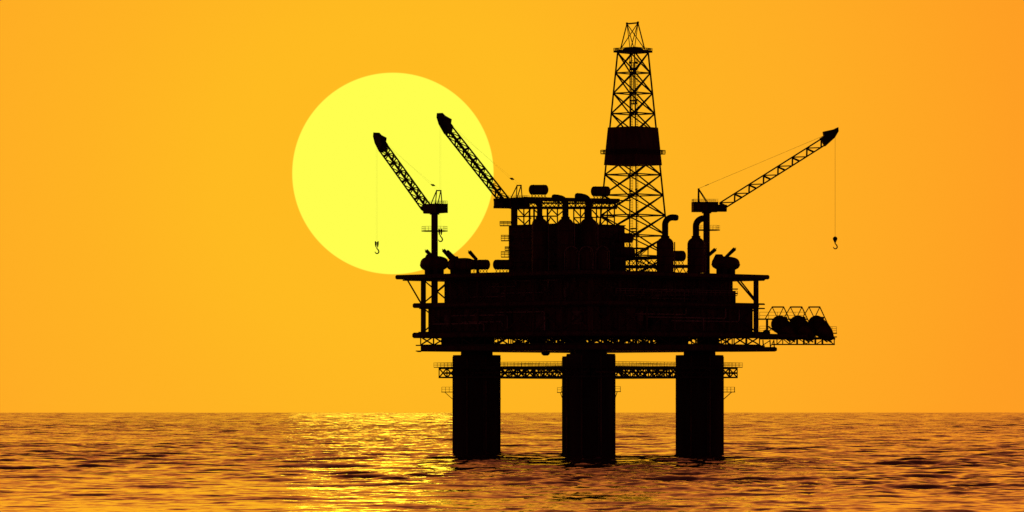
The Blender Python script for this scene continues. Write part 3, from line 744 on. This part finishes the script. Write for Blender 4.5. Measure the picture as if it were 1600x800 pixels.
# ------------------------------------------------------------------ lifeboats on davits (top deck)
def shell(mb, c, ax, length, beam, z0, z1, zg):
    """enclosed boat: keel z0, gunwale zg, canopy top z1, axis ax"""
    sd = Vector((-ax.y, ax.x, 0)); n = 15; prof = []
    for i in range(n):
        t = -1 + 2 * i / (n - 1); wv = max(.0, 1 - abs(t) ** 2.6) ** .55; tz = max(0, 1 - abs(t) ** 3.2) ** .5
        w_ = beam / 2 * wv + .03
        zk = zg - (zg - z0) * (tz * .9 + .05); zt_ = zg + (z1 - zg) * (tz * .93 + .04)
        p = c + ax * (t * length / 2)
        ring = []
        for s, zz in ((0, zk), (.5, zk + (zg - zk) * .22), (.88, zk + (zg - zk) * .62), (1.0, zg - .12), (1.05, zg), (1.0, zg + .12), (.86, zg + (zt_ - zg) * .55), (.52, zg + (zt_ - zg) * .92), (0, zt_)):
            ring.append((s * w_, zz))
        full = ring + [(-a, b) for a, b in ring[-2:0:-1]]
        prof.append([Vector((p.x, p.y, 0)) + sd * a + Vector((0, 0, b)) for a, b in full])
    k = len(prof[0]); vs = [q for r_ in prof for q in r_]; fs = []
    for i in range(n - 1):
        for j in range(k): fs.append((i * k + j, i * k + (j + 1) % k, (i + 1) * k + (j + 1) % k, (i + 1) * k + j))
    fs.append(tuple(range(k))); fs.append(tuple(range((n - 1) * k, n * k))[::-1])
    mb.add(vs, fs, True)
def davit_boat(px, py_top, py_keel, dy, ax, out, label, dlabel, arms, cup, length=8.0):
    c = P(px, (py_top + py_keel) / 2, dy); z0, z1 = Z(py_keel, dy), Z(py_top, dy); zg = z0 + (z1 - z0) * .42
    t = thing('lifeboat', label, 'lifeboat', Vector((c.x, c.y, z0)), 'enclosed lifeboats on deck davits')
    m = MB(); shell(m, Vector((c.x, c.y, 0)), ax, length, 3.2, z0, z1, zg); m.build('hull', 'boat', t)
    sd = Vector((-ax.y, ax.x, 0)); q = Vector((c.x, c.y, 0)) + ax * cup
    m = MB(); p8 = lambda s: [(q.x + ax.x * a * s + sd.x * b * s, q.y + ax.y * a * s + sd.y * b * s) for a, b in ((-1.2, -.8), (1.2, -.8), (1.2, .8), (-1.2, .8))]
    m.prism(p8(1.15), z1 - 1.0, z1 + .42, p8(.62)); m.build('steering_cupola', 'boat', t)
    m = MB()
    for s in (-1, 1): m.beam(Vector((c.x, c.y, zg)) - ax * length * .36 + sd * s * 1.58, Vector((c.x, c.y, zg)) + ax * length * .36 + sd * s * 1.58, .16, .22)
    m.build('fender', 'dark', t)
    dv = thing('boat_davit', dlabel, 'davit', Vector((c.x, c.y, zdk)), 'davits with slanted arms')
    m = MB()
    for a in (-1.6, 1.6):
        p = Vector((c.x, c.y, 0)) + ax * a
        m.box((p.x, p.y, (zdk + z0 + .5) / 2), (1.7, 2.2, z0 + .9 - zdk), math.atan2(ax.y, ax.x))
    m.build('cradle', 'dark', dv)
    for (a0, a1) in arms:
        dyy = dy + (2.5 if a0[0] < 672 or 1100 < a0[0] < 1112 else 0)
        A_ = P(a0[0], a0[1], dyy); B_ = P(a1[0], a1[1], dyy) 
        m = MB(); m.path([A_, A_ + (B_ - A_) * .96, B_], [.42, .5, .36], 12); m.path([B_, B_ + Vector((out.x * .2, 0, -.1))], .3, 10)
        m.path([A_, Vector((A_.x - out.x * .3, A_.y, zdk))], .4, 10)
        m.build('davit_arm', 'dark', dv)
s2 = math.sqrt(.5)
davit_boat(678.5, 399.5, 424, -6.5, Vector((s2, -s2, 0)), Vector((-1, -1, 0)), 'enclosed lifeboat overhanging the deck corner beneath the left crane', 'davit with two slanted arms beside the left crane pedestal', (((678, 403), (665.5, 391)), ((704, 404), (692.5, 390))), -1.6, 10.2)
davit_boat(721, 402.5, 424, -11, Vector((s2, -s2, 0)), Vector((-1, -1, 0)), 'enclosed lifeboat partly hidden behind the left storage tanks', 'davit whose slanted arms lean left over the storage tanks', (((713, 405), (698, 392)), ((745, 406), (733, 392.5))), -2.6, 10.6)
davit_boat(1134, 400, 423, -6.0, Vector((s2, s2, 0)), Vector((1, -1, 0)), 'enclosed lifeboat on the deck right of the right crane pedestal', 'davit with two slanted arms beside the right crane pedestal', (((1107, 399), (1118, 389)), ((1134, 402), (1148.5, 388))), -2.6, 10.4)

# ------------------------------------------------------------------ free-fall lifeboat station at the right
st = thing('launch_station', 'openwork boat launching station jutting out at the right of the platform', 'launch station', P(1245, 538))
for dy in (-7, 5):
    m = MB()
    m.beam(P(1178, 527, dy), P(1305, 529, dy), .5); m.beam(P(1206, 538, dy), P(1304.5, 538, dy), .34)
    for k, px in enumerate((1214, 1223, 1234, 1245.5, 1256, 1264, 1274, 1285, 1303.5)):
        m.beam(P(px, 528, dy), P(px, 538, dy), .5 if px in (1245.5, 1256, 1274, 1285) else .25)
    for a, b in ((1214, 1223), (1234, 1223), (1234, 1245), (1262, 1247), (1258, 1272), (1275, 1288), (1304, 1288)):
        m.beam(P(a, 538, dy), P(b, 529, dy), .22)
    m.build('floor_truss', 'dark', st)
m = MB(); vs = [P(1180, 520.5, -7), P(1262, 523, -7), P(1262, 523, 5), P(1180, 520.5, 5)]
m.add([v for v in vs] + [v + Vector((0, 0, -.9)) for v in vs], [(0, 1, 2, 3), (7, 6, 5, 4), (0, 4, 5, 1), (1, 5, 6, 2), (2, 6, 7, 3), (3, 7, 4, 0)]); m.build('inboard_floor', 'red', st)
m = MB(); vs = [P(1186, 526.5, -6), P(1304, 526.5, -6), P(1304, 527.5, 4), P(1186, 527.5, 4)]
m.add([v for v in vs] + [v + Vector((0, 0, -.5)) for v in vs], [(0, 1, 2, 3), (7, 6, 5, 4), (0, 4, 5, 1), (1, 5, 6, 2), (2, 6, 7, 3), (3, 7, 4, 0)]); m.build('outboard_floor', 'dark', st)
m = MB(); m.beam(P(1182, 498.5, 4), P(1262, 498.5, 4), 1.8, .35); m.beam(P(1198.5, 499, 4), P(1198.5, 524, 4), .6); m.beam(P(1202, 517, 4), P(1208, 510, 4), .2); m.beam(P(1228, 499, 4), P(1228, 524, 4), .5)
m.build('upper_walkway', 'dark', st)
m = MB(); rail(m, P(1187, 498, 3.2), P(1256, 498, 3.2), 1.75, 2.4, .045, (1.1, .55)); m.build('walkway_railing', 'dark', st); m = MB(); rail(m, P(1187, 519, -6.5), P(1210, 519, -6.5), 1.6, 1.7, .04, (1.1, .7, .35))
m.build('walkway_railing', 'dark', st); m = MB(); rail(m, P(1293, 520, 4), P(1307, 520, 4), 1.65, 1.0, .045, (1.1, .75, .4)); m.build('walkway_railing', 'dark', st)
m = MB(); 
for py in (520.5, 526.3): m.beam(P(1294, py, 3), P(1307.5, py, 3), 1.5, .27)
m.build('end_bracket', 'dark', st); m = MB()
for py in (475.5, 482): m.beam(P(1184, py, 1), P(1195, py, 1), 1.5, .27)
m.build('end_bracket', 'dark', st)
MB().path([P(1197.5, 522, -3), P(1197.5, 519, -3), P(1197.5, 516, -3), P(1197.5, 514.5, -3)], [1.0, 1.0, .75, .2], 16).build('winch_dome', 'dark', st)
for k, (fx, lb) in enumerate(((1206.5, 'leftmost, nearest the platform'), (1235, 'middle of three'), (1264, 'rightmost, at the outer end'))):
    fr = thing('boat_launcher', 'slanted steel launch frame over a capsule lifeboat, ' + lb, 'launch frame', P(fx + 9, 527, -1), 'slanted launch frames')
    tw = 18 if k < 2 else 17
    for yy in (-2.4, 2.4):
        m = MB()
        a, b = P(fx, 479.5, yy), P(fx + tw, 479.5, yy)
        m.beam(a, b, .36)
        m.beam(a, P(fx - 11.5, 499, yy), .24); m.beam(b, P(fx + tw + 23, 529, yy), .27)
        m.beam(a, P(fx + 8.5, 497, yy), .22); m.beam(b, P(fx + tw - 8.5, 497, yy), .22)
        m.beam(P(fx + tw + 11, 503, yy), P(fx + tw + 6, 508, yy), .24)
        m.build('side_frame', 'dark', fr)
    m = MB()
    for px in (fx, fx + tw): m.beam(P(px, 479.5, -2.4), P(px, 479.5, 2.4), .3)
    m.build('cross_bar', 'dark', fr)
    fb = thing('freefall_lifeboat', 'fat capsule-shaped free-fall lifeboat tilted bow down, ' + lb, 'lifeboat', P(fx + 9, 520, -1), 'tilted free-fall lifeboats')
    hd = P(fx + 10.5, 505, .8); tl = P(fx + 35.5, 529, -2.2); ax = (tl - hd).normalized(); Lb = (tl - hd).length
    pts = []; rr = []
    for i in range(7):
        q = i / 6 * math.pi / 2; pts.append(hd - ax * 1.9 * math.cos(q)); rr.append(max(.03, 2.2 * math.sin(q)))
    for f, r_ in ((.2, 2.25), (.4, 2.2), (.6, 2.0), (.8, 1.6), (.95, 1.0), (1.03, .4)): pts.append(hd + ax * Lb * f); rr.append(r_)
    MB().path(pts, rr, 28).build('hull', 'boat', fb)
    for f in (.02, .38):
        q = hd + ax * Lb * f; MB().path([q - ax * .12, q + ax * .12], 2.28, 28).build('hull_band', 'dark', fb)
    sd = ax.cross(Vector((0, 0, 1))).normalized(); up = sd.cross(ax)
    q = hd + ax * .2 + up * 1.95; MB().box(q, (1.6, 1.3, .6), math.atan2(ax.y, ax.x)).build('steering_cupola', 'boat', fb)
    m = MB()
    for s in (-1.0, 1.0): m.beam(hd - ax * 1.5 + sd * s - up * 2.3, tl + sd * s - up * 1.1, .3)
    m.build('launch_ramp', 'dark', fr)
